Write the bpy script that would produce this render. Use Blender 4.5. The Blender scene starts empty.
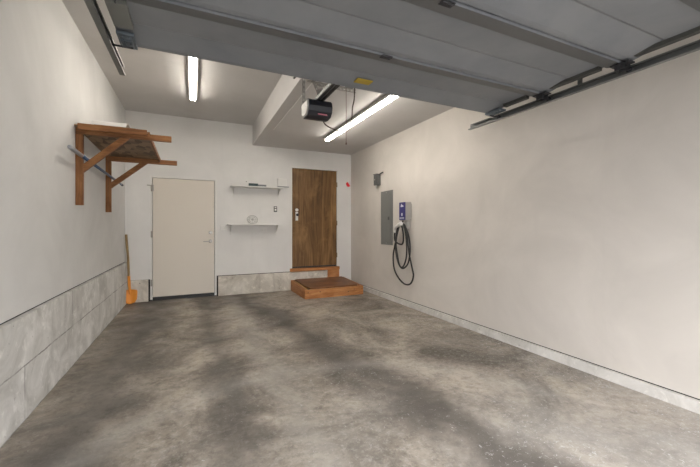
import bpy, bmesh, math, random
from mathutils import Vector, Matrix
random.seed(7)
S = bpy.context.scene
C = S.collection
R = math.radians

# ------------------------------------------------------------------ materials
def mat(name, col, rough=.6, metal=0, emit=None, strength=0, spec=None):
    m = bpy.data.materials.new(name); m.use_nodes = True
    b = m.node_tree.nodes['Principled BSDF']
    b.inputs['Base Color'].default_value = (*col, 1)
    b.inputs['Roughness'].default_value = rough
    b.inputs['Metallic'].default_value = metal
    if spec is not None: b.inputs['Specular IOR Level'].default_value = spec
    if emit:
        b.inputs['Emission Color'].default_value = (*emit, 1)
        b.inputs['Emission Strength'].default_value = strength
    return m

class NT:
    """tiny node helper"""
    def __init__(s, m):
        s.t = m.node_tree; s.n = s.t.nodes; s.b = s.n['Principled BSDF']
        s.co = s.n.new('ShaderNodeTexCoord').outputs['Object']
    def link(s, a, b): s.t.links.new(a, b)
    def mapping(s, scale=(1,1,1), loc=(0,0,0), rot=(0,0,0), src=None):
        k = s.n.new('ShaderNodeMapping')
        k.inputs['Scale'].default_value = scale; k.inputs['Location'].default_value = loc
        k.inputs['Rotation'].default_value = rot
        s.link(src or s.co, k.inputs['Vector']); return k.outputs[0]
    def noise(s, scale, detail=4, rough=.5, dist=0, vec=None):
        k = s.n.new('ShaderNodeTexNoise')
        k.inputs['Scale'].default_value = scale; k.inputs['Detail'].default_value = detail
        k.inputs['Roughness'].default_value = rough; k.inputs['Distortion'].default_value = dist
        s.link(vec or s.co, k.inputs['Vector']); return k.outputs['Fac']
    def ramp(s, fac, stops):
        k = s.n.new('ShaderNodeValToRGB'); r = k.color_ramp
        while len(r.elements) < len(stops): r.elements.new(.5)
        for e, (p, c) in zip(r.elements, stops):
            e.position = p
            e.color = (c, c, c, 1) if isinstance(c, (int, float)) else (*c, 1)
        s.link(fac, k.inputs[0]); return k.outputs[0]
    def mix(s, fac, a, b, mode='MIX'):
        k = s.n.new('ShaderNodeMix'); k.data_type = 'RGBA'; k.blend_type = mode
        for i, v in ((0, fac), (6, a), (7, b)):
            if isinstance(v, (int, float)): k.inputs[i].default_value = v
            elif isinstance(v, tuple): k.inputs[i].default_value = (*v, 1)
            else: s.link(v, k.inputs[i])
        return k.outputs[2]
    def math(s, op, a, b=0, clamp=False):
        k = s.n.new('ShaderNodeMath'); k.operation = op; k.use_clamp = clamp
        for i, v in ((0, a), (1, b)):
            if isinstance(v, (int, float)): k.inputs[i].default_value = v
            else: s.link(v, k.inputs[i])
        return k.outputs[0]
    def xyz(s):
        k = s.n.new('ShaderNodeSeparateXYZ'); s.link(s.co, k.inputs[0]); return k.outputs
    def bump(s, h, strength=.2, dist=.01):
        k = s.n.new('ShaderNodeBump'); k.inputs['Strength'].default_value = strength
        k.inputs['Distance'].default_value = dist
        s.link(h, k.inputs['Height']); s.link(k.outputs[0], s.b.inputs['Normal'])
    def color(s, c): s.link(c, s.b.inputs['Base Color'])
    def rough(s, c): s.link(c, s.b.inputs['Roughness'])

def wall_mat(name, col, amt=.06):
    m = mat(name, col, .75, spec=.25); n = NT(m)
    a = n.noise(1.3, 5, .6, .6)
    dark = tuple(c*(1-amt*2.0) for c in col)
    c = n.mix(n.ramp(a, [(.35, 0), (.68, 1)]), dark, col)
    st = n.noise(1.0, 5, .6, .3, n.mapping((4.5, 4.5, .55)))
    c = n.mix(n.ramp(st, [(.56, 0), (.78, .5)]), c, tuple(x*.88 for x in col))
    sp = n.noise(55, 2, .4)
    c = n.mix(n.ramp(sp, [(.80, 0), (.84, .35)]), c, (.35, .33, .31))
    n.color(c)
    n.bump(n.noise(28, 4, .6), .12, .006)
    return m

def wood_mat(name, dark, mid, light, scale=1.0, axis='z', rough=.5, knots=True):
    m = mat(name, mid, rough, spec=.3); n = NT(m)
    s = {'x': (1.2, 14, 14), 'y': (14, 1.2, 14), 'z': (14, 14, 1.2)}[axis]
    v = n.mapping(tuple(k*scale for k in s))
    g = n.noise(1.6, 6, .62, 1.4, v)
    f = n.noise(8, 3, .6, .2, v)
    c = n.ramp(g, [(.28, dark), (.5, mid), (.72, light)])
    c = n.mix(n.ramp(f, [(.35, .35), (.6, 0)]), c, dark)
    if knots:
        vo = n.n.new('ShaderNodeTexVoronoi'); vo.inputs['Scale'].default_value = 3.2*scale
        q = {'x': (.45, 1, 1), 'y': (1, .45, 1), 'z': (1, 1, .45)}[axis]
        n.link(n.mapping(q, (.3, .1, .7)), vo.inputs['Vector'])
        c = n.mix(n.ramp(vo.outputs['Distance'], [(.02, .85), (.09, 0)]), c, tuple(x*.35 for x in dark))
    bl = n.noise(2.2, 5, .6, .5)
    c = n.mix(n.ramp(bl, [(.52, 0), (.68, .55)]), c, light)
    n.color(c); n.bump(g, .1, .004)
    return m

M = {}
M['wall'] = wall_mat('painted_drywall', (.675, .635, .59))  # warm tint of the mixed light is put into this colour
M['wall_l'] = wall_mat('painted_drywall_left', (.68, .675, .66))  # colour cooled and lightened to carry the bluish daylight
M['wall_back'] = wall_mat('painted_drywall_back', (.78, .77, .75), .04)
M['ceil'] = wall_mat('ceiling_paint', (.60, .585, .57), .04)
M['gap'] = mat('dark_gap', (.03, .028, .026), .9)
M['white_door'] = mat('cream_door_paint', (.70, .645, .565), .45)
M['white'] = mat('white_paint', (.76, .75, .72), .5)
M['shelf_white'] = mat('white_shelf', (.74, .73, .70), .45)
M['black'] = mat('black_rubber', (.02, .02, .02), .5)
M['blackmetal'] = mat('dark_metal', (.05, .05, .055), .45, .6)
M['chrome'] = mat('satin_metal', (.42, .40, .37), .35, .9)
M['brass'] = mat('worn_brass', (.30, .24, .15), .4, .9)
M['panel'] = mat('grey_panel_paint', (.185, .19, .185), .5, .1)
M['boxgrey'] = mat('box_grey_paint', (.11, .112, .11), .5, .1)
M['panel_dark'] = mat('dark_grey_latch', (.08, .08, .08), .5)
M['plastic'] = mat('white_plastic', (.80, .79, .76), .4)
M['charger_body'] = mat('charger_body', (.40, .385, .36), .45)
M['blue'] = mat('charger_blue', (.035, .03, .16), .35)
M['print'] = mat('white_print', (.72, .72, .78), .5)
M['orange'] = mat('orange_steel', (.80, .30, .03), .5)
M['handle'] = wood_mat('shovel_ash', (.24, .16, .07), (.36, .25, .12), (.46, .34, .18), 1.5, 'z', .55, False)
M['red'] = mat('red_plastic', (.75, .02, .03), .5)
M['polegrey'] = mat('pole_grey', (.36, .37, .40), .4, .3)
M['poleblue'] = mat('pole_blue', (.04, .075, .15), .45)
M['tube'] = mat('fluorescent_tube', (.9, .9, .9), .4, 0, (1.0, .93, .83), 27)
M['fixture'] = mat('fixture_enamel', (.42, .41, .40), .4)
M['galv'] = mat('galvanised_steel', (.20, .205, .20), .42, .75)
M['galvstile'] = mat('left_stile_steel', (.20, .20, .185), .5, .3)
M['strap'] = mat('punched_strap', (.42, .41, .39), .5, .3)
M['galvblue'] = mat('zinc_bracket', (.17, .20, .23), .38, .8)
M['olive'] = mat('stile_steel', (.10, .10, .092), .5, .6)
M['opener'] = mat('opener_black', (.012, .013, .02), .45)
M['lens'] = mat('opener_lens', (.55, .54, .50), .35)
M['pink'] = mat('pink_label', (.62, .22, .27), .5)
M['yellow'] = mat('yellow_sticker', (.36, .25, .02), .5)
M['teal'] = mat('dark_teal', (.03, .06, .065), .5)
M['slate'] = mat('slate_grey', (.17, .19, .20), .5)
M['paper'] = mat('white_sheet', (.68, .66, .63), .6)
M['cord'] = mat('brown_cord', (.07, .045, .035), .6)
M['cordred'] = mat('release_cord', (.20, .12, .10), .7)
M['wire'] = mat('pale_wire', (.42, .41, .39), .5)
M['bracket'] = mat('bracket_white', (.72, .71, .68), .5)
M['wood_door'] = wood_mat('stained_door', (.075, .038, .015), (.185, .10, .038), (.34, .195, .078), .42, 'z', .42)
M['step_wood'] = wood_mat('cedar_board', (.24, .09, .028), (.48, .205, .07), (.60, .31, .13), 1.3, 'x', .5)
M['step_wood_y'] = wood_mat('cedar_board_side', (.22, .085, .028), (.42, .175, .06), (.55, .27, .11), 1.3, 'y', .5)
M['pale_wood'] = wood_mat('pale_pine', (.40, .24, .09), (.55, .36, .16), (.62, .45, .24), 1.0, 'y', .6, False)
M['step_top'] = wood_mat('stained_plywood', (.10, .042, .02), (.19, .085, .038), (.34, .16, .07), 1.0, 'x', .45)
M['fir'] = wood_mat('fir_lumber', (.11, .045, .017), (.24, .10, .036), (.36, .17, .066), 1.4, 'z', .55, False)
M['firx'] = wood_mat('fir_lumber_arm', (.11, .045, .017), (.24, .10, .036), (.36, .17, .066), 1.4, 'x', .55, False)

# OSB
m = mat('osb_sheet', (.2, .12, .07), .65); n = NT(m)
vo = n.n.new('ShaderNodeTexVoronoi'); vo.inputs['Scale'].default_value = 16
n.link(n.mapping((1, .5, 1), rot=(0, 0, .6)), vo.inputs['Vector'])
g = n.n.new('ShaderNodeSeparateColor'); n.link(vo.outputs['Color'], g.inputs[0])
n.color(n.mix(n.ramp(g.outputs[0], [(.1, 0), (.9, 1)]), (.13, .08, .045), (.30, .20, .12)))
M['osb'] = m

# garage door paint
m = mat('garage_door_paint', (.30, .305, .31), .5, spec=.3); n = NT(m)
n.color(n.mix(n.ramp(n.noise(2.2, 5, .6, .4), [(.35, 0), (.65, 1)]), (.165, .172, .187), (.205, .21, .22)))
M['gdoor'] = m
M['gstrip'] = mat('garage_door_joint_band', (.095, .097, .10), .5)  # darker grey band along the near edge of each section

# board-formed concrete of the stem walls
def concrete_wall(name, a, b, lines, yaxis):
    m = mat(name, a, .85, spec=.2); n = NT(m)
    c = n.mix(n.ramp(n.noise(2.6, 6, .65, .8), [(.36, 0), (.64, 1)]), b, a)
    c = n.mix(n.ramp(n.noise(9, 5, .7, .5), [(.55, 0), (.70, .6)]), c, tuple(x*1.25 for x in a))
    c = n.mix(n.ramp(n.noise(1.0, 4, .6, .4, n.mapping((6, 6, 1.2))), [(.55, 0), (.75, .55)]), c, tuple(x*.7 for x in b))
    sp = n.ramp(n.noise(22, 6, .7), [(.64, 0), (.70, .7)])
    c = n.mix(sp, c, (.10, .09, .08))
    h = n.noise(18, 6, .65)
    if lines:
        X = n.xyz()
        cb = n.n.new('ShaderNodeCombineXYZ')
        n.link(X[1] if yaxis else X[0], cb.inputs[0]); n.link(X[2], cb.inputs[1])
        wob = n.math('MULTIPLY', n.math('SUBTRACT', n.noise(3.5, 4, .7), .5), .028)
        z2 = n.math('ADD', X[2], wob); n.link(z2, cb.inputs[1])
        br = n.n.new('ShaderNodeTexBrick')
        br.inputs['Scale'].default_value = 1; br.inputs['Brick Width'].default_value = 1.9
        br.inputs['Row Height'].default_value = .352; br.inputs['Mortar Size'].default_value = .006
        br.inputs['Mortar Smooth'].default_value = .4; br.offset = .5
        n.link(cb.outputs[0], br.inputs['Vector'])
        brk = n.ramp(n.noise(5, 4, .6), [(.36, .12), (.6, .75)])
        f = n.math('MULTIPLY', br.outputs['Fac'], brk)
        c = n.mix(f, c, (.11, .10, .09))
        h = n.math('SUBTRACT', n.math('MULTIPLY', h, .5), f)
    n.color(c); n.bump(h, .5, .008)
    return m
M['stem'] = concrete_wall('stem_wall_concrete', (.68, .67, .645), (.44, .43, .405), True, True)
M['stemx'] = concrete_wall('stem_wall_concrete_back', (.74, .70, .63), (.46, .42, .36), False, False)
M['curb'] = concrete_wall('painted_concrete_curb', (.70, .68, .65), (.52, .50, .47), False, True)

# stained slab
m = mat('stained_slab', (.3, .28, .25), .55, spec=.35); n = NT(m)
X = n.xyz()
big = n.noise(.9, 6, .6, .8)
sw = n.noise(1.15, 10, .66, .8, n.mapping((1.1, 1.0, 1), rot=(0, 0, .25)))
c = n.mix(n.ramp(sw, [(.36, 0), (.5, .5), (.62, 1)]), (.115, .098, .080), (.44, .385, .32))
fine = n.noise(13, 12, .80, .3)
c = n.mix(n.ramp(fine, [(.37, .6), (.53, 0)]), c, (.085, .074, .062))
c = n.mix(n.ramp(n.noise(24, 10, .8), [(.50, 0), (.66, .45)]), c, (.56, .53, .49))
# tyre and damp bands along the bay
def band(x0, slope, w, amt, c, dark):
    wob = n.math('MULTIPLY', n.math('SUBTRACT', n.noise(1.6, 5, .62, .3), .5), .75)
    t = n.math('ADD', n.math('SUBTRACT', X[0], n.math('MULTIPLY', X[1], slope)), wob)
    d = n.math('ABSOLUTE', n.math('SUBTRACT', t, x0))
    f = n.ramp(n.math('DIVIDE', d, w), [(.15, amt), (1, 0)])
    return n.mix(f, c, dark)
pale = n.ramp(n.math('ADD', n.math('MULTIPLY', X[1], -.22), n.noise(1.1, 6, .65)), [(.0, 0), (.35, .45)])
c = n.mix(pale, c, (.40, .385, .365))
c = band(1.75, -.16, .34, .80, c, (.075, .066, .058))
c = band(.22, 0, .22, .60, c, (.075, .068, .060))
c = band(-.72, .03, .42, .70, c, (.080, .073, .066))
c = band(.62, .0, .20, .35, c, (.36, .34, .31))
# pale arc of efflorescence
v = n.n.new('ShaderNodeVectorMath'); v.operation = 'DISTANCE'; n.link(n.co, v.inputs[0]); v.inputs[1].default_value = (.75, 1.1, 0)
rr = n.math('ADD', v.outputs['Value'], n.math('MULTIPLY', n.math('SUBTRACT', n.noise(2.5, 4), .5), .3))
arc = n.ramp(n.math('ABSOLUTE', n.math('SUBTRACT', rr, 1.75)), [(.0, .45), (.16, 0)])
c = n.mix(n.math('MULTIPLY', arc, n.noise(4, 5, .7)), c, (.48, .46, .43))
# white flecks, thicker to the right
fl = n.noise(40, 5, .72, 1.0)
msk = n.math('ADD', n.math('MULTIPLY', n.noise(1.2, 3), .22), n.math('MULTIPLY', X[0], .022))
th = n.math('SUBTRACT', n.math('ADD', fl, msk), .755)
c = n.mix(n.ramp(n.math('MULTIPLY', th, 9, True), [(0, 0), (1, .75)]), c, (.62, .62, .61))
# small dark pits
c = n.mix(n.ramp(n.noise(21, 2, .4, 0, n.mapping((1, 1, 1), (4, 9, 2))), [(.79, 0), (.82, .7)]), c, (.04, .035, .03))
n.color(c)
n.rough(n.ramp(n.noise(3, 5, .6), [(.35, .38), (.65, .68)]))
n.bump(fine, .25, .006)
M['floor'] = m
m = mat('driveway_concrete', (.42, .41, .39), .8); n = NT(m)
n.color(n.mix(n.noise(3, 6), (.13, .13, .125), (.19, .188, .18))); M['drive'] = m

# ------------------------------------------------------------------ mesh helpers
def box(bm, x0, x1, y0, y1, z0, z1, bev=0, mi=0, rot=None, piv=None):
    vs = [bm.verts.new((x, y, z)) for z in (z0, z1) for y in (y0, y1) for x in (x0, x1)]
    q = [(0,2,3,1), (4,5,7,6), (0,1,5,4), (2,6,7,3), (0,4,6,2), (1,3,7,5)]
    fs = [bm.faces.new([vs[i] for i in k]) for k in q]
    for f in fs: f.material_index = mi
    if bev:
        es = list({e for f in fs for e in f.edges})
        r = bmesh.ops.bevel(bm, geom=es, offset=bev, segments=2, affect='EDGES', profile=.6)
        for f in r['faces']: f.material_index = mi
        vs = list({v for f in r['faces'] for v in f.verts} | {v for v in vs if v.is_valid})
    if rot is not None:
        bmesh.ops.rotate(bm, verts=vs, cent=Vector(piv), matrix=rot)
    return vs

def tube(bm, pts, r, seg=10, closed=False, mi=0):
    """round tube along a polyline; r number or list"""
    pts = [Vector(p) for p in pts]; N = len(pts)
    rs = r if isinstance(r, (list, tuple)) else [r]*N
    rings = []; prev = None
    for i, p in enumerate(pts):
        if closed: t = (pts[(i+1) % N] - pts[i-1]).normalized()
        else: t = (pts[min(i+1, N-1)] - pts[max(i-1, 0)]).normalized()
        if prev is None:
            a = Vector((0, 0, 1)) if abs(t.z) < .9 else Vector((1, 0, 0))
            u = t.cross(a).normalized()
        else:
            u = (prev - t*prev.dot(t)).normalized()
        prev = u; w = t.cross(u)
        rings.append([bm.verts.new(p + (u*math.cos(k*2*math.pi/seg) + w*math.sin(k*2*math.pi/seg))*rs[i]) for k in range(seg)])
    for i in range(N if closed else N-1):
        a, b = rings[i], rings[(i+1) % N]
        for k in range(seg):
            f = bm.faces.new([a[k], a[(k+1) % seg], b[(k+1) % seg], b[k]]); f.smooth = True; f.material_index = mi
    if not closed:
        bm.faces.new(rings[0][::-1]).material_index = mi; bm.faces.new(rings[-1]).material_index = mi

def smooth_pts(pts, n=8, closed=False):
    P = [Vector(p) for p in pts]; out = []; N = len(P)
    for i in range(N if closed else N-1):
        g = (lambda k: P[k % N]) if closed else (lambda k: P[max(0, min(N-1, k))])
        a, b, c, d = g(i-1), g(i), g(i+1), g(i+2)
        for k in range(n):
            t = k/n
            out.append(.5*((2*b) + (c-a)*t + (2*a-5*b+4*c-d)*t*t + (3*b-a-3*c+d)*t**3))
    if not closed: out.append(P[-1])
    return out

def prism(bm, poly, ax, a, b, mi=0):
    """extrude a 2-D polygon along ax between a and b. ax 'x': poly is (y,z); 'y': (x,z); 'z': (x,y)"""
    def mk(p, t): return {'x': (t, p[0], p[1]), 'y': (p[0], t, p[1]), 'z': (p[0], p[1], t)}[ax]
    A = [bm.verts.new(mk(p, a)) for p in poly]; B = [bm.verts.new(mk(p, b)) for p in poly]
    fs = [bm.faces.new(A), bm.faces.new(B[::-1])]
    for i in range(len(poly)):
        j = (i+1) % len(poly); fs.append(bm.faces.new([A[i], B[i], B[j], A[j]]))
    for f in fs: f.material_index = mi
    return fs

def obj(name, bm, m, parent=None):
    bmesh.ops.recalc_face_normals(bm, faces=bm.faces)
    me = bpy.data.meshes.new(name); bm.to_mesh(me); bm.free()
    for k in (m if isinstance(m, (list, tuple)) else [m]): me.materials.append(M[k])
    o = bpy.data.objects.new(name, me); C.objects.link(o)
    if parent:
        o.parent = parent
        # meshes are written in world coordinates: keep them there
        off = Vector((0, 0, 0)); p = parent
        while p: off += p.location; p = p.parent
        me.transform(Matrix.Translation(-off))
    return o

def tag(o, label, cat, group=None, kind=None):
    o['label'] = label; o['category'] = cat
    if group: o['group'] = group
    if kind: o['kind'] = kind
    return o

def thing(name, label, cat, loc, group=None, kind=None):
    o = bpy.data.objects.new(name, None); C.objects.link(o)
    o.empty_display_size = .1; o.location = loc
    return tag(o, label, cat, group, kind)

def NB(): return bmesh.new()
def one(name, m, parent, *a, **k):
    b = NB(); box(b, *a, **k); return obj(name, b, m, parent)
def struct(name, bm, m, label, cat, parent=None):
    o = obj(name, bm, m, parent)
    if not parent: tag(o, label, cat, kind='structure')
    return o

XL, XR, YB, YF = -1.01, 3.07, 6.60, -.30       # side walls, back wall, front wall
XS = 1.02                                      # ceiling step
ZH, ZL = 3.16, 2.79                            # high and low ceiling

# ------------------------------------------------------------------ shell
b = NB(); box(b, XL-.2, XR+.2, YF-.2, YB+.25, -.12, 0)
struct('floor', b, 'floor', 'stained grey concrete slab floor with dark bands and pale flecks', 'floor')
b = NB(); box(b, -9, 11, -14, YF-.2, -.16, -.02)
struct('trim_driveway', b, 'drive', 'pale concrete driveway outside the open garage front', 'driveway')

b = NB()
prism(b, [(XL-.2, ZH), (XS, ZH), (XS, ZL), (XR+.2, ZL), (XR+.2, ZH+.15), (XL-.2, ZH+.15)], 'y', YF-.2, YB+.25)
struct('ceiling', b, 'ceil', 'white ceiling, high on the left and dropped on the right', 'ceiling')
b = NB(); box(b, 1.155, 1.167, 3.0, 5.42, ZL-.004, ZL-.0005)
struct('trim_ceiling_seam', b, 'white', 'thin raised white seam running along the dropped ceiling', 'seam')

b = NB(); box(b, XL-.2, XL, YF-.2, YB+.25, .678, ZH)
struct('wall_left', b, 'wall_l', 'white left wall above the bare concrete footing', 'wall')
b = NB()
box(b, XL-.2, -.978, YF-.2, YB, 0, .668)
box(b, XL-.2, XL-.005, YF-.2, YB, .668, .678, mi=1)
struct('baseboard_left', b, ('stem', 'gap'), 'bare grey concrete footing wall in two courses along the left', 'concrete wall')

b = NB(); box(b, XR, XR+.2, YF-.2, YB+.25, .089, ZL)
struct('wall_right', b, 'wall', 'plain off-white right wall with grey panel and charger', 'wall')
b = NB()
box(b, XR-.03, XR+.2, YF-.2, YB, 0, .080)
box(b, XR+.004, XR+.2, YF-.2, YB, .080, .089, mi=1)
struct('baseboard_right', b, ('curb', 'gap'), 'low pale concrete curb along the foot of the right wall', 'curb')

# back wall: drywall pieces around the two door openings
DA0, DA1, DA2 = -.655, .39, 2.105        # white door opening
DB0, DB1, DBz0, DBz1 = 1.755, 2.765, .36, 2.445
b = NB()
zb = .363
for (x0, x1, z0, z1) in ((XL-.02, DA0, zb, ZH), (DA0, DA1, DA2, ZH), (DA1, DB0, zb, ZH), (DB0, DB1, DBz1, ZH),
                         (DB1, XR, 0, ZH)):
    box(b, x0, x1, YB, YB+.16, z0, z1)
struct('wall_back', b, 'wall_back', 'white back wall holding both doors and the two thin shelves', 'wall')
b = NB()
box(b, XL-.02, DA0-.022, YB-.04, YB+.16, 0, .36)
box(b, DA1+.022, 2.518, YB-.04, YB+.16, 0, .352, bev=.004)
box(b, DA0-.022, DA0-.001, YB-.030, YB+.16, 0, zb-.003, mi=1); box(b, DA1+.001, DA1+.022, YB-.030, YB+.16, 0, zb, mi=1)
box(b, XL, DA0-.022, YB+.003, YB+.16, .36, zb, mi=1); box(b, DA1+.022, DB0, YB+.003, YB+.16, .352, zb, mi=1)
struct('baseboard_back', b, ('stemx', 'gap'), 'rough pale concrete footing along the foot of the back wall', 'concrete wall')

# front wall round the open garage door
b = NB()
box(b, XL, -.36, YF-.2, YF, 0, ZH); box(b, 2.46, XR, YF-.2, YF, 0, ZH); box(b, -.36, 2.46, YF-.2, YF, 2.16, ZH)
struct('wall_front', b, 'wall', 'front wall around the wide garage door opening', 'wall')

# ------------------------------------------------------------------ door_1 : white door
d = thing('door_1', 'plain cream flush door with lever handle in the back wall', 'door', (-.14, YB, 0), kind='structure')
b = NB()
box(b, DA0, -.624, YB-.006, YB+.12, .02, DA2, bev=.003)
box(b, .356, DA1, YB-.006, YB+.12, .02, DA2, bev=.003)
box(b, -.624, .356, YB-.006, YB+.12, 2.078, DA2, bev=.003)
box(b, -.624, .356, YB+.07, YB+.12, .02, 2.078, mi=1)  # dark backing added behind the door to block light
obj('door_frame', b, ('white', 'gap'), d)
b = NB(); box(b, -.618, .350, YB+.006, YB+.05, .060, 2.072, bev=.003); obj('door_panel', b, 'white_door', d)
b = NB(); box(b, -.620, .352, YB, YB+.06, 0, .056); box(b, DA0-.012, -.632, YB-.01, YB+.05, 0, .02); obj('threshold', b, 'black', d)
for z in (1.90, 1.12, .30):
    b = NB(); tube(b, [(-.633, YB-.004, z-.055), (-.633, YB-.004, z+.055)], .009)
    box(b, -.648, -.622, YB-.007, YB+.004, z-.05, z+.05); obj('hinge', b, 'chrome', d)
b = NB(); box(b, -.70, -.60, YB-.014, YB-.006, 1.935, 1.953); box(b, -.628, -.602, YB-.02, YB+.006, 1.85, 1.955, bev=.003)
tube(b, [(-.69, YB-.01, 1.944), (-.69, YB-.04, 1.944)], .008); obj('safety_latch', b, 'chrome', d)
b = NB(); tube(b, [(.285, YB+.008, 1.145), (.285, YB-.012, 1.145), (.285, YB-.022, 1.145)], [.030, .030, .022], 20)
box(b, .281, .289, YB-.034, YB-.02, 1.128, 1.162, bev=.002); obj('deadbolt', b, 'chrome', d)
b = NB(); tube(b, [(.285, YB+.008, .99), (.285, YB-.010, .99), (.285, YB-.02, .99)], [.032, .032, .024], 20)
tube(b, smooth_pts([(.285, YB-.01, .99), (.285, YB-.05, .99), (.265, YB-.06, .99), (.21, YB-.06, .988), (.165, YB-.055, .985)], 5), .009)
obj('door_handle', b, 'chrome', d)

# ------------------------------------------------------------------ door_2 : stained wooden door
d = thing('door_2', 'stained brown wooden door raised above the low wooden step', 'door', (2.26, YB, .36), kind='structure')
b = NB()
box(b, DB0, 1.782, YB-.008, YB+.14, .424, DBz1, bev=.003)
box(b, 2.740, DB1, YB-.008, YB+.14, .424, DBz1, bev=.003)
box(b, 1.782, 2.740, YB-.008, YB+.14, 2.420, DBz1, bev=.003)
box(b, 1.782, 2.740, YB+.09, YB+.14, .424, 2.420, mi=1)  # unseen dark backing, added to keep light out behind the panel
obj('door_frame', b, ('white', 'gap'), d)
b = NB(); box(b, 1.787, 2.735, YB+.004, YB+.048, .455, 2.415, bev=.002); obj('door_panel', b, 'wood_door', d)
b = NB(); box(b, 1.787, 2.735, YB+.010, YB+.045, .425, .453); obj('door_sweep', b, 'black', d)
for z in (2.13, 1.33, .66):
    b = NB(); tube(b, [(2.738, YB-.008, z-.05), (2.738, YB-.008, z+.05)], .008); box(b, 2.728, 2.75, YB-.010, YB+.006, z-.045, z+.045)
    obj('hinge', b, 'brass', d)
b = NB(); box(b, 1.790, 1.797, YB, YB+.01, 1.44, 1.54); obj('strike_edge', b, 'black', d)
b = NB(); tube(b, [(1.878, YB+.006, 1.585), (1.878, YB-.014, 1.585), (1.878, YB-.022, 1.585)], [.030, .030, .02], 20)
box(b, 1.874, 1.882, YB-.034, YB-.02, 1.568, 1.602, bev=.002); obj('deadbolt', b, 'plastic', d)
b = NB(); box(b, 1.852, 1.904, YB-.004, YB+.006, 1.375, 1.545, bev=.0018); hp = obj('handle_plate', b, 'plastic', d)
b = NB(); tube(b, [(1.878, YB, 1.487), (1.878, YB-.03, 1.487), (1.878, YB-.04, 1.487), (1.878, YB-.06, 1.487), (1.878, YB-.068, 1.487)], [.012, .012, .027, .027, .016], 20)
obj('door_knob', b, 'blackmetal', hp)

b = NB(); box(b, 1.735, 2.782, YB-.062, YB+.16, .361, .424, bev=.004)
box(b, 2.52, 2.775, YB-.05, YB+.0, 0, .361, bev=.003)
struct('trim_door_sill', b, 'step_wood', 'reddish wooden sill and riser board under the stained door', 'sill')

# ------------------------------------------------------------------ wooden step
st = thing('wooden_step', 'low reddish wooden box step below the stained door', 'step', (2.32, 6.05, 0))
sx0, sx1, sy0, sy1, sz = 1.745, 2.865, 5.62, 6.545, .158
def knots(bm, pts):
    pass
rise = lambda y: sz+(y-sy0)*.048          # the frame stands a little higher at the door
one('front_board', 'step_wood', st, sx0, sx1, sy0, sy0+.038, 0, sz, bev=.003)
one('back_board', 'step_wood', st, sx0, sx1, sy1-.038, sy1, 0, rise(sy1), bev=.003)
def side(name, xa, xb, low, m):
    b = NB(); ya, yb = sy0+.039, sy1-.039
    prism(b, [(ya, 0), (yb, 0), (yb, rise(yb)-low), (ya, rise(ya)-low)], 'x', xa, xb)
    return obj(name, b, m, st)
side('side_board', sx0, sx0+.038, 0, 'step_wood_y'); side('side_board', sx1-.038, sx1, 0, 'step_wood_y')
side('inner_board', sx0+.058, sx0+.080, .012, 'pale_wood')
one('cavity_shade', 'black', st, sx0+.04, sx1-.04, sy0+.04, sy1-.04, .004, .02)  # black sheet standing in for the shade inside the step
b = NB()
fs = prism(b, [(sx0+.115, sy0+.060), (sx1-.10, sy0+.060), (sx1-.05, sy0+.14), (sx1-.05, sy1-.03), (sx0+.070, sy1-.03), (sx0+.085, sy0+.28)], 'z', -.006, .016)
for v in b.verts: v.co.z += rise(v.co.y)
obj('top_panel', b, 'step_top', st)
b = NB(); prism(b, [(sy0+.15, rise(sy0+.15)-.04), (sy1-.05, rise(sy1-.05)-.04), (sy1-.05, rise(sy1-.05)-.002), (sy0+.15, rise(sy0+.15)-.002)], 'x', sx1-.049, sx1-.0385)
obj('top_trim', b, 'step_wood_y', st)
for x in (1.80, 2.02, 2.56, 2.68, 2.84):
    b = NB(); z = .11 if x != 2.56 else .07
    tube(b, [(x, sy0+.001, z), (x, sy0-.001, z)], .009, 10); obj('screw', b, 'gap', st)

# ------------------------------------------------------------------ back wall shelves
def wall_shelf(z, x0, x1, label):
    t = thing('wall_shelf', label, 'shelf', ((x0+x1)/2, YB, z), 'thin white shelves on the back wall')
    one('shelf_board', 'shelf_white', t, x0, x1, YB-.25, YB, z-.018, z, bev=.003)
    for x in (x0+.05, x1-.06):
        b = NB()
        box(b, x, x+.022, YB-.006, YB, z-.20, z-.018)
        box(b, x, x+.022, YB-.21, YB, z-.024, z-.018)
        prism(b, [(YB-.006, z-.15), (YB-.006, z-.024), (YB-.16, z-.024)], 'x', x+.009, x+.013)
        obj('bracket', b, 'bracket', t)
    return t
wall_shelf(1.99, .615, 1.55, 'upper of two thin white shelves beside the stained door')
wall_shelf(1.300, .565, 1.52, 'lower of two thin white shelves beside the stained door')

b = NB()
box(b, .925, 1.09, 6.40, 6.45, 1.9905, 2.045, bev=.004); box(b, 1.0902, 1.24, 6.405, 6.445, 1.9905, 2.03, bev=.004, mi=1)
tag(obj('hand_tool', b, ('teal', 'slate')), 'dark flat two-tone tool lying on the upper white shelf', 'tool')

# coil of pale wire standing on lower shelf
t = thing('wire_coil', 'pale thin wire coil propped on the lower white shelf', 'wire coil', (1.0, 6.52, 1.302))
cx, cz = 1.0, 1.302
def cp(rad, a, dy=0):     # the coil leans back against the wall
    h = .102+rad*math.sin(a); return (cx+rad*math.cos(a), 6.425+h*.60+dy, cz+h*.80)
for i, (r0, dy) in enumerate(((.098, 0), (.088, .008), (.060, -.006))):
    b = NB(); tube(b, [cp(r0, k*2*math.pi/36, dy) for k in range(36)], .0032, 6, True)
    obj('wire_loop', b, 'wire', t)
b = NB()
for k in range(8):
    a = k*math.pi/4; tube(b, [cp(.02, a), cp(.096, a)], .0022, 6)
tube(b, [cp(0, 0, -.01), cp(0, 0, .01)], .021, 12)
obj('hub', b, 'wire', t)

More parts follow.
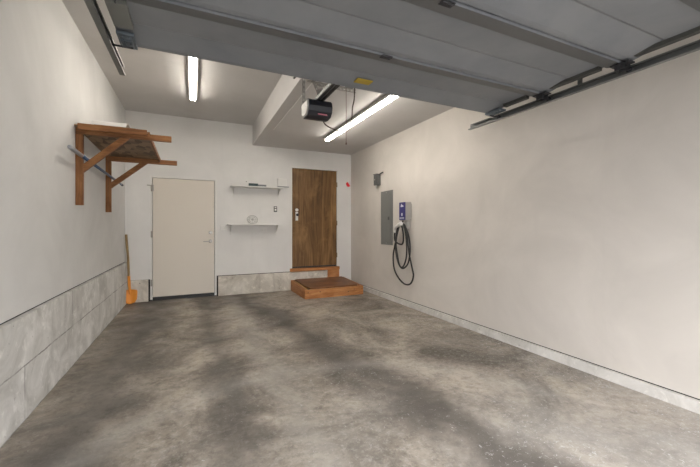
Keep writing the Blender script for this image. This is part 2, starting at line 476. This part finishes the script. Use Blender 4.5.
# box above shelf end, near wood door
t = thing('junction_box', 'white square box mounted on the wall above the upper shelf', 'electrical box', (1.575, YB, 2.04))
one('box_body', 'plastic', t, 1.49, 1.665, YB-.05, YB, 2.035, 2.185, bev=.006)
one('cover', 'white', t, 1.50, 1.655, YB-.055, YB-.0502, 2.045, 2.175, bev=.0015)
one('bottom_dark_line', 'slate', t, 1.49, 1.71, YB-.052, YB, 2.024, 2.033)  # dark line along the underside of the box
# opener wall button
t = thing('wall_control', 'small grey opener button on the wall between the two shelves', 'button', (1.45, YB, 1.59))
one('button_plate', 'panel_dark', t, 1.418, 1.482, YB-.016, YB, 1.535, 1.645, bev=.004)
one('push_button', 'plastic', t, 1.433, 1.467, YB-.022, YB-.0162, 1.56, 1.595, bev=.002)
one('push_button', 'plastic', t, 1.433, 1.467, YB-.020, YB-.0162, 1.612, 1.632, bev=.001)
# light switch
t = thing('light_switch', 'white double light switch between cream door and lower shelf', 'light switch', (.50, YB, 1.225))
one('switch_plate', 'plastic', t, .452, .558, YB-.010, YB, 1.18, 1.275, bev=.003)
one('toggle', 'white', t, .475, .488, YB-.03, YB-.0102, 1.22, 1.24, bev=.002)
one('toggle', 'white', t, .521, .534, YB-.03, YB-.0102, 1.22, 1.24, bev=.002)
t = thing('wall_outlet', 'white outlet plate just under the lower white shelf', 'outlet', (1.22, YB, 1.19))
one('outlet_plate', 'plastic', t, 1.165, 1.285, YB-.008, YB, 1.155, 1.228, bev=.002)
one('receptacle', 'white', t, 1.178, 1.212, YB-.011, YB-.0082, 1.17, 1.213, bev=.001)
one('receptacle', 'white', t, 1.238, 1.272, YB-.011, YB-.0082, 1.17, 1.213, bev=.001)
one('nail_temp', 'gap', None, .90, .912, YB-.012, YB+.004, 2.088, 2.1)
o = bpy.data.objects['nail_temp']; o.name = 'nail'; tag(o, 'small dark nail in the back wall above the upper shelf', 'nail')
# red tag
b = NB()
prism(b, [(2.955, 2.185), (2.985, 2.20), (3.005, 2.17), (3.04, 2.125), (3.02, 2.10), (2.985, 2.105), (2.96, 2.135)], 'y', YB-.02, YB+.003)
tag(obj('plastic_tag', b, 'red'), 'small red plastic tag on the back wall right of stained door', 'tag')

# ------------------------------------------------------------------ electrical panel etc. on the right wall
t = thing('electrical_panel', 'tall grey breaker panel cover on the right wall', 'electrical panel', (XR, 5.11, .94))
one('panel_cover', 'panel', t, XR-.014, XR+.006, 4.915, 5.30, .935, 1.872, bev=.003)
one('panel_door', 'panel', t, XR-.021, XR-.0142, 4.975, 5.24, 1.00, 1.81, bev=.002)
one('latch', 'panel_dark', t, XR-.028, XR-.0212, 5.0, 5.04, 1.365, 1.42, bev=.002)
for z in (.965, 1.842):
    b = NB(); tube(b, [(XR-.014, 5.11, z), (XR-.018, 5.11, z)], .008, 10); obj('screw', b, 'chrome', t)

t = thing('control_box', 'small dark grey metal box high on wall above the panel', 'electrical box', (XR, 5.43, 2.0))
one('box_body', 'boxgrey', t, XR-.08, XR+.003, 5.33, 5.45, 2.0, 2.19, bev=.004)
one('cover_lip', 'panel_dark', t, XR-.09, XR, 5.325, 5.455, 2.1905, 2.202, bev=.002)
b = NB(); tube(b, [(XR-.04, 5.325, 2.185), (XR-.04, 5.24, 2.20), (XR-.015, 5.22, 2.215)], .012, 10); obj('conduit_elbow', b, 'panel_dark', t)
b = NB(); tube(b, [(XR-.05, 5.40, 2.0), (XR-.05, 5.40, 1.955)], .016, 12); obj('cable_gland', b, 'plastic', t)
b = NB(); tube(b, [(XR-.084, 5.40, 2.10), (XR-.089, 5.40, 2.10)], .012, 12); obj('knockout', b, 'chrome', t)

ch = thing('ev_charger', 'blue-fronted car charger with coiled black cable on the right wall', 'car charger', (XR-.002, 4.46, 1.35))
one('charger_body', 'charger_body', ch, 2.965, XR-.002, 4.38, 4.548, 1.345, 1.632, bev=.012)
fp = one('front_cover', 'blue', ch, 2.950, 2.964, 4.384, 4.545, 1.352, 1.628, bev=.006)
# white marks on the blue cover (drop emblem, square icon, bottom strip)
b = NB(); x0, x1 = 2.9485, 2.9499
prism(b, [(4.50, 1.565), (4.475, 1.605), (4.455, 1.585), (4.43, 1.575), (4.415, 1.56), (4.45, 1.556), (4.49, 1.553)], 'x', x0, x1); obj('emblem', b, 'print', fp)
b = NB(); prism(b, [(4.480, 1.415), (4.445, 1.415), (4.445, 1.460), (4.480, 1.460)], 'x', x0, x1); obj('icon', b, 'print', fp)
b = NB()
for k in range(7): box(b, x0, x1, 4.405+k*.018, 4.405+k*.018+.011, 1.372, 1.392)
obj('lettering', b, 'print', fp)
b = NB(); box(b, 2.985, XR-.002, 4.372, 4.3795, 1.39, 1.60, bev=.002); obj('side_cover', b, 'charger_body', ch)
b = NB(); box(b, 3.0, XR-.002, 4.40, 4.47, 1.215, 1.344, bev=.008); obj('conduit_box', b, 'charger_body', ch)
# cable: world points on a plane beside the wall  (Y, Z, distance from wall)
def W(y, z, off): return (XR-off, y, z)
def cable(pts, r=.0125): 
    b = NB(); tube(b, smooth_pts([W(*p) for p in pts], 8), r, 8); return obj('charging_cable', b, 'black', ch)
b = NB()
tube(b, [W(4.50, 1.26, .002), W(4.50, 1.26, .10), W(4.50, 1.275, .13)], [.035, .03, .034], 16)
box(b, XR-.012, XR-.002, 4.44, 4.56, 1.19, 1.33, bev=.004)
obj('cable_hook', b, 'charger_body', ch)
cable([(4.52,1.345,.06),(4.53,1.30,.07),(4.46,1.27,.075),(4.36,1.12,.07),(4.33,.90,.06),(4.40,.68,.05),(4.56,.585,.045),(4.68,.66,.045),(4.75,.86,.05),(4.70,1.10,.06),(4.60,1.26,.07),(4.51,1.30,.075)])
cable([(4.51,1.30,.075),(4.42,1.25,.09),(4.36,1.08,.09),(4.32,.84,.085),(4.27,.62,.065),(4.26,.50,.05),(4.34,.375,.045),(4.50,.345,.045),(4.68,.42,.045),(4.80,.56,.05),(4.82,.76,.055),(4.74,.96,.07),(4.66,1.15,.08),(4.55,1.28,.09),(4.48,1.29,.09)])
cable([(4.48,1.29,.09),(4.41,1.22,.105),(4.36,1.0,.105),(4.38,.78,.095),(4.50,.625,.07),(4.60,.62,.07),(4.66,.78,.075),(4.69,1.0,.085),(4.63,1.20,.10),(4.53,1.29,.105)])
cable([(4.53,1.29,.105),(4.46,1.24,.12),(4.42,1.10,.12),(4.46,.985,.11),(4.58,.975,.10),(4.69,1.02,.10),(4.71,1.10,.10),(4.70,1.15,.10)], .0135)
# connector
b = NB(); tube(b, smooth_pts([W(4.70,1.15,.10), W(4.70,1.20,.10), W(4.65,1.24,.115), W(4.56,1.27,.13), W(4.47,1.30,.13)], 5), [.016]*5+[.021]*5+[.024]*5+[.030]*5+[.034], 14); 
obj('connector', b, 'plastic', ch)
b = NB(); tube(b, [W(4.705,1.16,.10), W(4.705,1.10,.10)], [.015, .011], 12); obj('strain_relief', b, 'black', ch)

# ------------------------------------------------------------------ wooden bracket shelf on left wall
t = thing('bracket_shelf', 'rough wooden shelf on two timber brackets high on the left wall', 'shelf', (XL, 4.6, 1.44))
def bracket(y, zb, zt, xe, bx, zlow, zhi):
    w = .038
    one('post', 'fir', t, XL+.001, -.950, y, y+w, zb, zt-.062, bev=.003)
    one('arm', 'firx', t, XL+.001, xe, y, y+w, zt-.060, zt, bev=.003)
    b = NB(); a = Vector((-.942, 0, zlow)); e = Vector((bx, 0, zhi)); 
    zc = zt-.061; h = .078
    # parallelogram with vertical foot cut and horizontal head cut
    sl = (e.z-a.z)/(e.x-a.x)
    L0 = a.z-h/2; L1 = a.z+h/2
    prism(b, [(-.949, L0), (-.949, L1), (-.949+(zc-L1)/sl, zc), (-.949+(zc-L0)/sl, zc)], 'y', y+.001, y+w-.001)
    obj('brace', b, 'firx', t)
bracket(4.00, 1.448, 2.185, -.205, -.59, 1.80, 2.14)
bracket(5.22, 1.430, 2.145, -.20, -.57, 1.775, 2.10)
# the sheet dips slightly towards its far end
rot = Matrix.Rotation(-math.atan2(.040, 1.22), 3, 'X')
b = NB(); box(b, XL+.002, -.42, 3.965, 5.34, 2.187, 2.203, rot=rot, piv=(0, 4.0, 2.187)); obj('shelf_sheet', b, 'osb', t)
b = NB(); box(b, -.419, -.400, 3.99, 5.34, 2.16, 2.204, rot=rot, piv=(0, 4.0, 2.187)); obj('edge_strip', b, 'firx', t)
one('front_fascia', 'firx', t, XL+.03, -.42, 3.945, 3.963, 2.156, 2.212, bev=.002)
# white folded sheet + board lying on it
b = NB()
prof = [(3.97, 2.225), (4.0, 2.262), (4.08, 2.288), (4.22, 2.292), (4.35, 2.262), (4.5, 2.215), (4.62, 2.192)]
poly = prof + [(y, z-.004) for y, z in prof[::-1]]
prism(b, poly, 'x', -.88, -.60)
tag(obj('folded_sheet', b, 'paper'), 'curled white sheet lying on top of the wooden bracket shelf', 'sheet')
b = NB(); box(b, -.86, -.52, 3.975, 4.30, 2.207, 2.222, bev=.002)
bb = obj('board_offcut', b, 'osb'); tag(bb, 'brown board offcut under the white sheet on bracket shelf', 'board')
# pole lying in the crooks of the braces
t = thing('pole', 'grey-tipped dark blue pole lying across the wooden shelf braces', 'pole', (-.92, 4.7, 1.86))
P0 = Vector((-.930, 3.52, 1.905)); P1 = Vector((-.930, 5.88, 1.847)); D = P1-P0
b = NB(); tube(b, [P0+D*.145, P0+D*.5, P1-D*.03], [.0165, .015, .013], 12); obj('shaft', b, 'poleblue', t)
b = NB(); tube(b, [P0, P0+D*.01, P0+D*.15], [.012, .018, .018], 12); obj('grip', b, 'polegrey', t)
b = NB(); tube(b, [P1-D*.035, P1-D*.01, P1], [.016, .016, .006], 12); obj('tip', b, 'black', t)

# ------------------------------------------------------------------ shovel
t = thing('shovel', 'orange shovel with wooden handle leaning in the back left corner', 'shovel', (-.90, 6.42, 0))
bot = Vector((-.915, 6.45, .004)); top = Vector((-.992, 6.575, 1.12))
ax = (top-bot).normalized(); side = Vector((1, .05, 0)); side = (side-ax*side.dot(ax)).normalized(); nrm = ax.cross(side).normalized()
if nrm.y > 0: nrm = -nrm
b = NB()
prof = [(0, .016), (.02, .065), (.06, .092), (.11, .100), (.16, .104), (.20, .106), (.215, .094), (.23, .03)]
rows = []
for h, w in prof:
    rows.append([bot + ax*h + side*(w*u) + nrm*(.030*(1-u*u)*-1 + .02*(h-.15)**2*4) for u in (-1, -.6, -.25, 0, .25, .6, 1)])
V = [[b.verts.new(p) for p in r] for r in rows]; V2 = [[b.verts.new(p - nrm*.003) for p in r] for r in rows]
for i in range(len(V)-1):
    for j in range(6):
        f = b.faces.new([V[i][j], V[i][j+1], V[i+1][j+1], V[i+1][j]]); f.smooth = True
        f = b.faces.new([V2[i][j+1], V2[i][j], V2[i+1][j], V2[i+1][j+1]]); f.smooth = True
for G in ([r[0] for r in V], [r[-1] for r in V]): pass
for i in range(len(V)-1):
    b.faces.new([V[i][0], V[i+1][0], V2[i+1][0], V2[i][0]]); b.faces.new([V[i+1][6], V[i][6], V2[i][6], V2[i+1][6]])
for j in range(6):
    b.faces.new([V[0][j+1], V[0][j], V2[0][j], V2[0][j+1]]); b.faces.new([V[-1][j], V[-1][j+1], V2[-1][j+1], V2[-1][j]])
obj('blade', b, 'orange', t)
b = NB(); hs = -nrm*.022
tube(b, [bot+ax*.15+hs, bot+ax*.21+hs, bot+ax*.32-nrm*.008, bot+ax*.45-nrm*.004], [.008, .017, .021, .021], 12); obj('socket', b, 'orange', t)
b = NB(); tube(b, smooth_pts([bot+ax*.44-nrm*.004, bot+ax*.7+Vector((.006,0,0)), bot+ax*.95+Vector((.002,0,0)), top], 5), .0175, 12); obj('handle', b, 'handle', t)

# ------------------------------------------------------------------ fluorescent fixtures
def light(x, zc, label):
    t = thing('fluorescent_light', label, 'light', (x, 4.3, zc), 'fluorescent strip lights on the ceiling')
    y0, y1 = 3.06, 5.50
    b = NB(); prism(b, [(x-.062, zc), (x-.062, zc-.030), (x-.050, zc-.042), (x+.050, zc-.042), (x+.062, zc-.030), (x+.062, zc)], 'y', y0, y1)
    obj('housing', b, 'fixture', t)
    for ya, yb_ in ((y0+.025, y0+1.20), (y1-1.20, y1-.025)):
        for s in (-1, 1):
            xx = x+s*.021; zz = zc-.057
            b = NB(); tube(b, [(xx, ya, zz), (xx, yb_, zz)], .0125, 12); obj('tube', b, 'tube', t)
    for yy in (y0+.006, y0+1.203, y1-1.221, y1-.024):
        for s in (-1, 1): one('socket', 'fixture', t, x+s*.021-.011, x+s*.021+.011, yy, yy+.018, zc-.070, zc-.028, bev=.002)
    b = NB(); tube(b, [(x, 4.28, zc-.042), (x, 4.28, zc-.050)], .014, 12); obj('centre_cap', b, 'chrome', t)
light(0.0, ZH, 'fluorescent strip light on the high left part of the ceiling')
light(2.095, ZL, 'fluorescent strip light on the dropped ceiling right of the opener')

# ------------------------------------------------------------------ overhead garage door
gx0, gx1 = -.37, 2.455; gx = (gx0+gx1)/2
gd = thing('garage_door', 'open overhead sectional garage door lying under the ceiling, grey underside', 'garage door', (gx, 1.2, 2.25))
TZ = 2.225
for k in range(4):
    y1 = 2.27-.533*k; y0 = y1-.533
    b = NB()
    fs = prism(b, [(y0+.003, 2.250), (y0+.112, 2.276), (y0+.116, 2.288), (y1-.215, 2.287), (y1-.200, 2.293), (y1-.150, 2.284), (y1-.045, 2.262), (y1-.012, 2.260), (y1-.004, 2.264),
              (y1-.004, 2.318), (y0+.003, 2.318)], 'x', gx0, gx1)
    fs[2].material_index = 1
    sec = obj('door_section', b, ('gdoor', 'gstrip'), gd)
    for sx in (-1, 1):
        xa = gx0+.004 if sx < 0 else gx1-.055
        b = NB(); box(b, xa, xa+(.085 if sx < 0 else .040), y0+.13, (y1-.185 if k == 0 else y1-.065), 2.264, 2.2875, bev=.002)
        obj('end_stile', b, 'olive' if sx > 0 else 'galvstile', sec)
        # roller hinge at the far joint of this section (top bracket on the last one)
        xh = gx0+.006 if sx < 0 else gx1-.076
        b = NB()
        if k == 0:
            prism(b, [(y1-.16, 2.262), (y1-.15, 2.240), (y1-.02, 2.236), (y1-.008, 2.262)], 'x', xh+.004, xh+.010)
            prism(b, [(y1-.16, 2.262), (y1-.15, 2.240), (y1-.02, 2.236), (y1-.008, 2.262)], 'x', xh+.060, xh+.066)
            box(b, xh, xh+.080, y1-.165, y1-.004, 2.244, 2.2605, bev=.003)
            box(b, xh+.012, xh+.068, y1-.10, y1-.09, 2.238, 2.244)
            for dy in (.03, .065, .10, .135):
                [tube(b, [(xh+q, y1-dy, 2.244), (xh+q, y1-dy, 2.238)], .008, 8) for q in (.026, .056)]
            yr = y1-.06
        else:
            box(b, xh, xh+.07, y1-.05, y1+.055, 2.240, 2.2485, bev=.002)
            box(b, xh+.005, xh+.011, y1-.03, y1+.03, 2.208, 2.241); box(b, xh+.055, xh+.061, y1-.03, y1+.03, 2.208, 2.241)
            tube(b, [(xh-.001, y1, 2.238), (xh+.071, y1, 2.238)], .008, 10)
            yr = y1
        obj('roller_bracket', b, 'galvblue' if (k == 0) else 'blackmetal', sec)
        xt = gx0-.045 if sx < 0 else gx1+.029
        b = NB(); xin = gx0+.07 if sx < 0 else gx1-.07
        tube(b, [(xin, yr, TZ), (xt+.008, yr, TZ)], .0055, 8)
        tube(b, [(xt+.000, yr, TZ), (xt+.016, yr, TZ)], .0165, 16)
        obj('roller', b, 'blackmetal', sec)
    if k:
        b = NB(); box(b, gx-.035, gx+.035, y1-.012, y1+.028, 2.245, 2.2495, bev=.0015); tube(b, [(gx-.035, y1+.001, 2.246), (gx+.035, y1+.001, 2.246)], .005, 10)
        for dx in (-.02, .02): tube(b, [(gx+dx, y1+.018, 2.246), (gx+dx, y1+.018, 2.242)], .004, 8)
        obj('centre_hinge', b, 'blackmetal', sec)
        if k == 2:
            pass
    if k == 0:
        st_ = one('warning_sticker', 'yellow', sec, 1.035, 1.155, y1-.155, y1-.09, 2.2655, 2.2715)
        st_.rotation_euler = (0, 0, 0)
        b = NB(); box(b, gx-.03, gx+.03, y1-.004, y1+.012, 2.262, 2.35, bev=.002); obj('operator_bracket', b, 'galv', sec)

# tracks
def track(sx, label):
    # web on the outside, lips turned in towards the door
    xo = gx0-.052 if sx < 0 else gx1+.052
    t = thing('door_track', label, 'track', (xo, 1.2, 2.2), 'garage door tracks')
    y0, y1 = -.27, 2.57; th = .002*(1 if sx < 0 else -1); s = 1 if sx < 0 else -1
    z0, z1 = TZ-.023, TZ+.023
    b = NB()
    def bx(xa, xb, *r): box(b, min(xa, xb), max(xa, xb), *r)
    bx(xo, xo+th, y0, y1, z0, z1)
    bx(xo+th, xo+s*.030, y0, y1, z0, z0+.002); bx(xo+th, xo+s*.030, y0, y1-.03, z1-.002, z1)
    bx(xo+s*.028, xo+s*.030, y0, y1, z0+.002, z0+.009); bx(xo+s*.028, xo+s*.030, y0, y1-.03, z1-.009, z1-.002)
    obj('channel', b, 'galv', t)
    zc = ZH if sx < 0 else ZL
    xh = xo-.0035*s
    for yy in (.55, 1.5):
        b = NB(); box(b, xh-.0015, xh+.0015, yy, yy+.032, z0+.005, zc-.001); box(b, min(xh, xh-s*.03), max(xh, xh-s*.03), yy+.032, yy+.035, z1+.02, zc-.001)
        obj('hanger_angle', b, 'galv', t)
track(-1, 'left steel track of the garage door, nearest the left wall')
track(1, 'right steel track of the garage door, nearest the right wall')

# ------------------------------------------------------------------ opener
ox = 1.05
t = thing('garage_door_opener', 'black-faced garage door opener hanging from the dropped ceiling', 'garage door opener', (ox, 3.0, 2.24))
mx0, mx1 = .943, 1.165
b = NB(); prism(b, [(2.99, 2.270), (3.10, 2.272), (3.14, 2.30), (3.14, 2.405), (2.975, 2.405), (2.955, 2.34)], 'x', mx0-.004, mx1+.004)
bmesh.ops.bevel(b, geom=b.edges[:], offset=.008, segments=2, affect='EDGES')
mh = obj('motor_housing', b, 'lens', t)
b = NB()
# bowed black front: wider in the middle, rolled under at its foot
pts = [(2.962, 2.408), (2.930, 2.385), (2.918, 2.34), (2.93, 2.295), (2.965, 2.260), (3.03, 2.250), (3.09, 2.256), (3.09, 2.264), (3.0, 2.264), (2.985, 2.27), (2.95, 2.34), (2.97, 2.403)]
prism(b, pts, 'x', mx0-.001, mx1+.006)
bmesh.ops.bevel(b, geom=[e for e in b.edges if abs((e.verts[0].co-e.verts[1].co).x) < 1e-5], offset=.003, segments=2, affect='EDGES')
fc = obj('front_cover', b, 'opener', t)
b = NB(); rm = Matrix.Rotation(R(-38), 3, 'X'); box(b, 1.035, 1.125, 2.941, 2.944, 2.263, 2.288, rot=rm, piv=(1.08, 2.943, 2.276)); obj('name_label', b, 'pink', fc)
b = NB()
box(b, ox-.022, ox+.022, -.26, 3.15, 2.408, 2.440, bev=.002)
obj('rail', b, 'galv', t)
b = NB(); tube(b, [(ox+.0, -.2, 2.405), (ox, 3.0, 2.405)], .004, 6); box(b, ox+.0225, ox+.05, -.1, 2.97, 2.404, 2.436); obj('drive_chain', b, 'black', t)
b = NB(); box(b, ox-.03, ox+.03, 2.28, 2.40, 2.375, 2.4005, bev=.003); tr = obj('trolley', b, 'blackmetal', t)
b = NB(); tube(b, [(ox, 2.345, 2.376), (ox+.001, 2.345, 2.1), (ox, 2.345, 1.87)], .0022, 6); tube(b, [(ox, 2.345, 1.875), (ox, 2.345, 1.862)], .005, 8); obj('release_cord', b, 'cordred', tr)
b = NB(); box(b, ox-.008, ox+.008, 2.286, 2.30, 2.33, 2.376); obj('door_arm', b, 'galv', tr)
def strap(p, q, w=.030):
    p, q = Vector(p), Vector(q); b = NB(); L = (q-p).length
    seg = max(2, int(L/.045)); u = Vector((1, 0, 0)); dr = (q-p).normalized(); u = (u-dr*u.dot(dr)).normalized()
    if u.length < .5: u = Vector((0, 1, 0))
    v = dr.cross(u)
    def slab(a, c, s0, s1):
        A = []
        for t_ in (a, c):
            for (i, j) in ((s0, -.0012), (s1, -.0012), (s1, .0012), (s0, .0012)):
                A.append(b.verts.new(p+dr*t_+u*i+v*j))
        for f in ((0,1,2,3), (7,6,5,4), (0,4,5,1), (1,5,6,2), (2,6,7,3), (3,7,4,0)): b.faces.new([A[i] for i in f])
    h = w/2
    slab(0, L, -h, -h*.36); slab(0, L, h*.36, h)
    for i in range(seg): a = L*i/seg; slab(a, a+L/seg*.55, -h*.36, h*.36)
    return obj('hanger_strap', b, 'strap', t)
hz = ZL-.012
strap((.950, 3.10, 2.405), (.950, 3.10, hz+.01)); strap((1.150, 3.10, 2.405), (.98, 3.10, hz+.01)); strap((1.155, 3.22, 2.40), (1.155, 3.22, hz+.01))
b = NB()
x = 1.17
while x < 1.62:
    box(b, x, x+.024, 3.44, 3.443, hz-.035, hz+.008); box(b, x+.024, x+.045, 3.44, 3.443, hz-.035, hz-.025); box(b, x+.024, x+.045, 3.44, 3.443, hz-.006, hz+.008); x += .045
box(b, 1.10, 1.62, 3.443, 3.475, hz+.006, hz+.0115)
obj('ceiling_angle', b, 'strap', t)
b = NB(); box(b, .94, .962, 3.10, 3.45, hz+.001, hz+.005); obj('ceiling_strap', b, 'galv', t)
b = NB(); box(b, 1.14, 1.17, 3.10, 3.45, hz+.001, hz+.005); obj('ceiling_strap', b, 'galv', t)
b = NB(); tube(b, smooth_pts([(1.145, 3.12, 2.30), (1.178, 3.13, 2.245), (1.262, 3.13, 2.21), (1.345, 3.13, 2.20), (1.415, 3.13, 2.245), (1.463, 3.13, 2.335), (1.472, 3.13, 2.45), (1.49, 3.13, 2.53), (1.495, 3.13, 2.60)]+[(1.50, 3.13, 2.755)], 6), .0065, 8)
obj('power_cord', b, 'cord', t)
t = thing('ceiling_outlet', 'white outlet box on the dropped ceiling feeding the opener cord', 'outlet', (1.5, 3.13, ZL))
one('outlet_box', 'plastic', t, 1.44, 1.56, 3.09, 3.17, ZL-.030, ZL-.001, bev=.003)

# ------------------------------------------------------------------ daylight
w = bpy.data.worlds.new('sky'); S.world = w; w.use_nodes = True
bg = w.node_tree.nodes['Background']; bg.inputs[0].default_value = (.985, .985, 1.0, 1)
tc = w.node_tree.nodes.new('ShaderNodeTexCoord'); sp = w.node_tree.nodes.new('ShaderNodeSeparateXYZ'); mr = w.node_tree.nodes.new('ShaderNodeMapRange')
w.node_tree.links.new(tc.outputs['Generated'], sp.inputs[0]); w.node_tree.links.new(sp.outputs[2], mr.inputs['Value'])
mr.inputs['To Min'].default_value = 2.6; mr.inputs['To Max'].default_value = 13.5      # overcast sky, brighter overhead
w.node_tree.links.new(mr.outputs[0], bg.inputs[1])

# ------------------------------------------------------------------ camera
cam = bpy.data.cameras.new('camera'); co = bpy.data.objects.new('camera', cam); C.objects.link(co)
cam.sensor_width = 36; cam.lens = 340/700*36; cam.shift_y = -6/700; cam.clip_start = .02
co.location = (0, 0, 1.235); co.rotation_euler = (R(90), 0, -math.asin(142.5/340))
S.camera = co
vs = S.view_settings
S.display_settings.display_device = 'sRGB'
vs.view_transform = 'Standard'; vs.look = 'None'; vs.gamma = 1; vs.use_curve_mapping = False; vs.exposure = 0.62
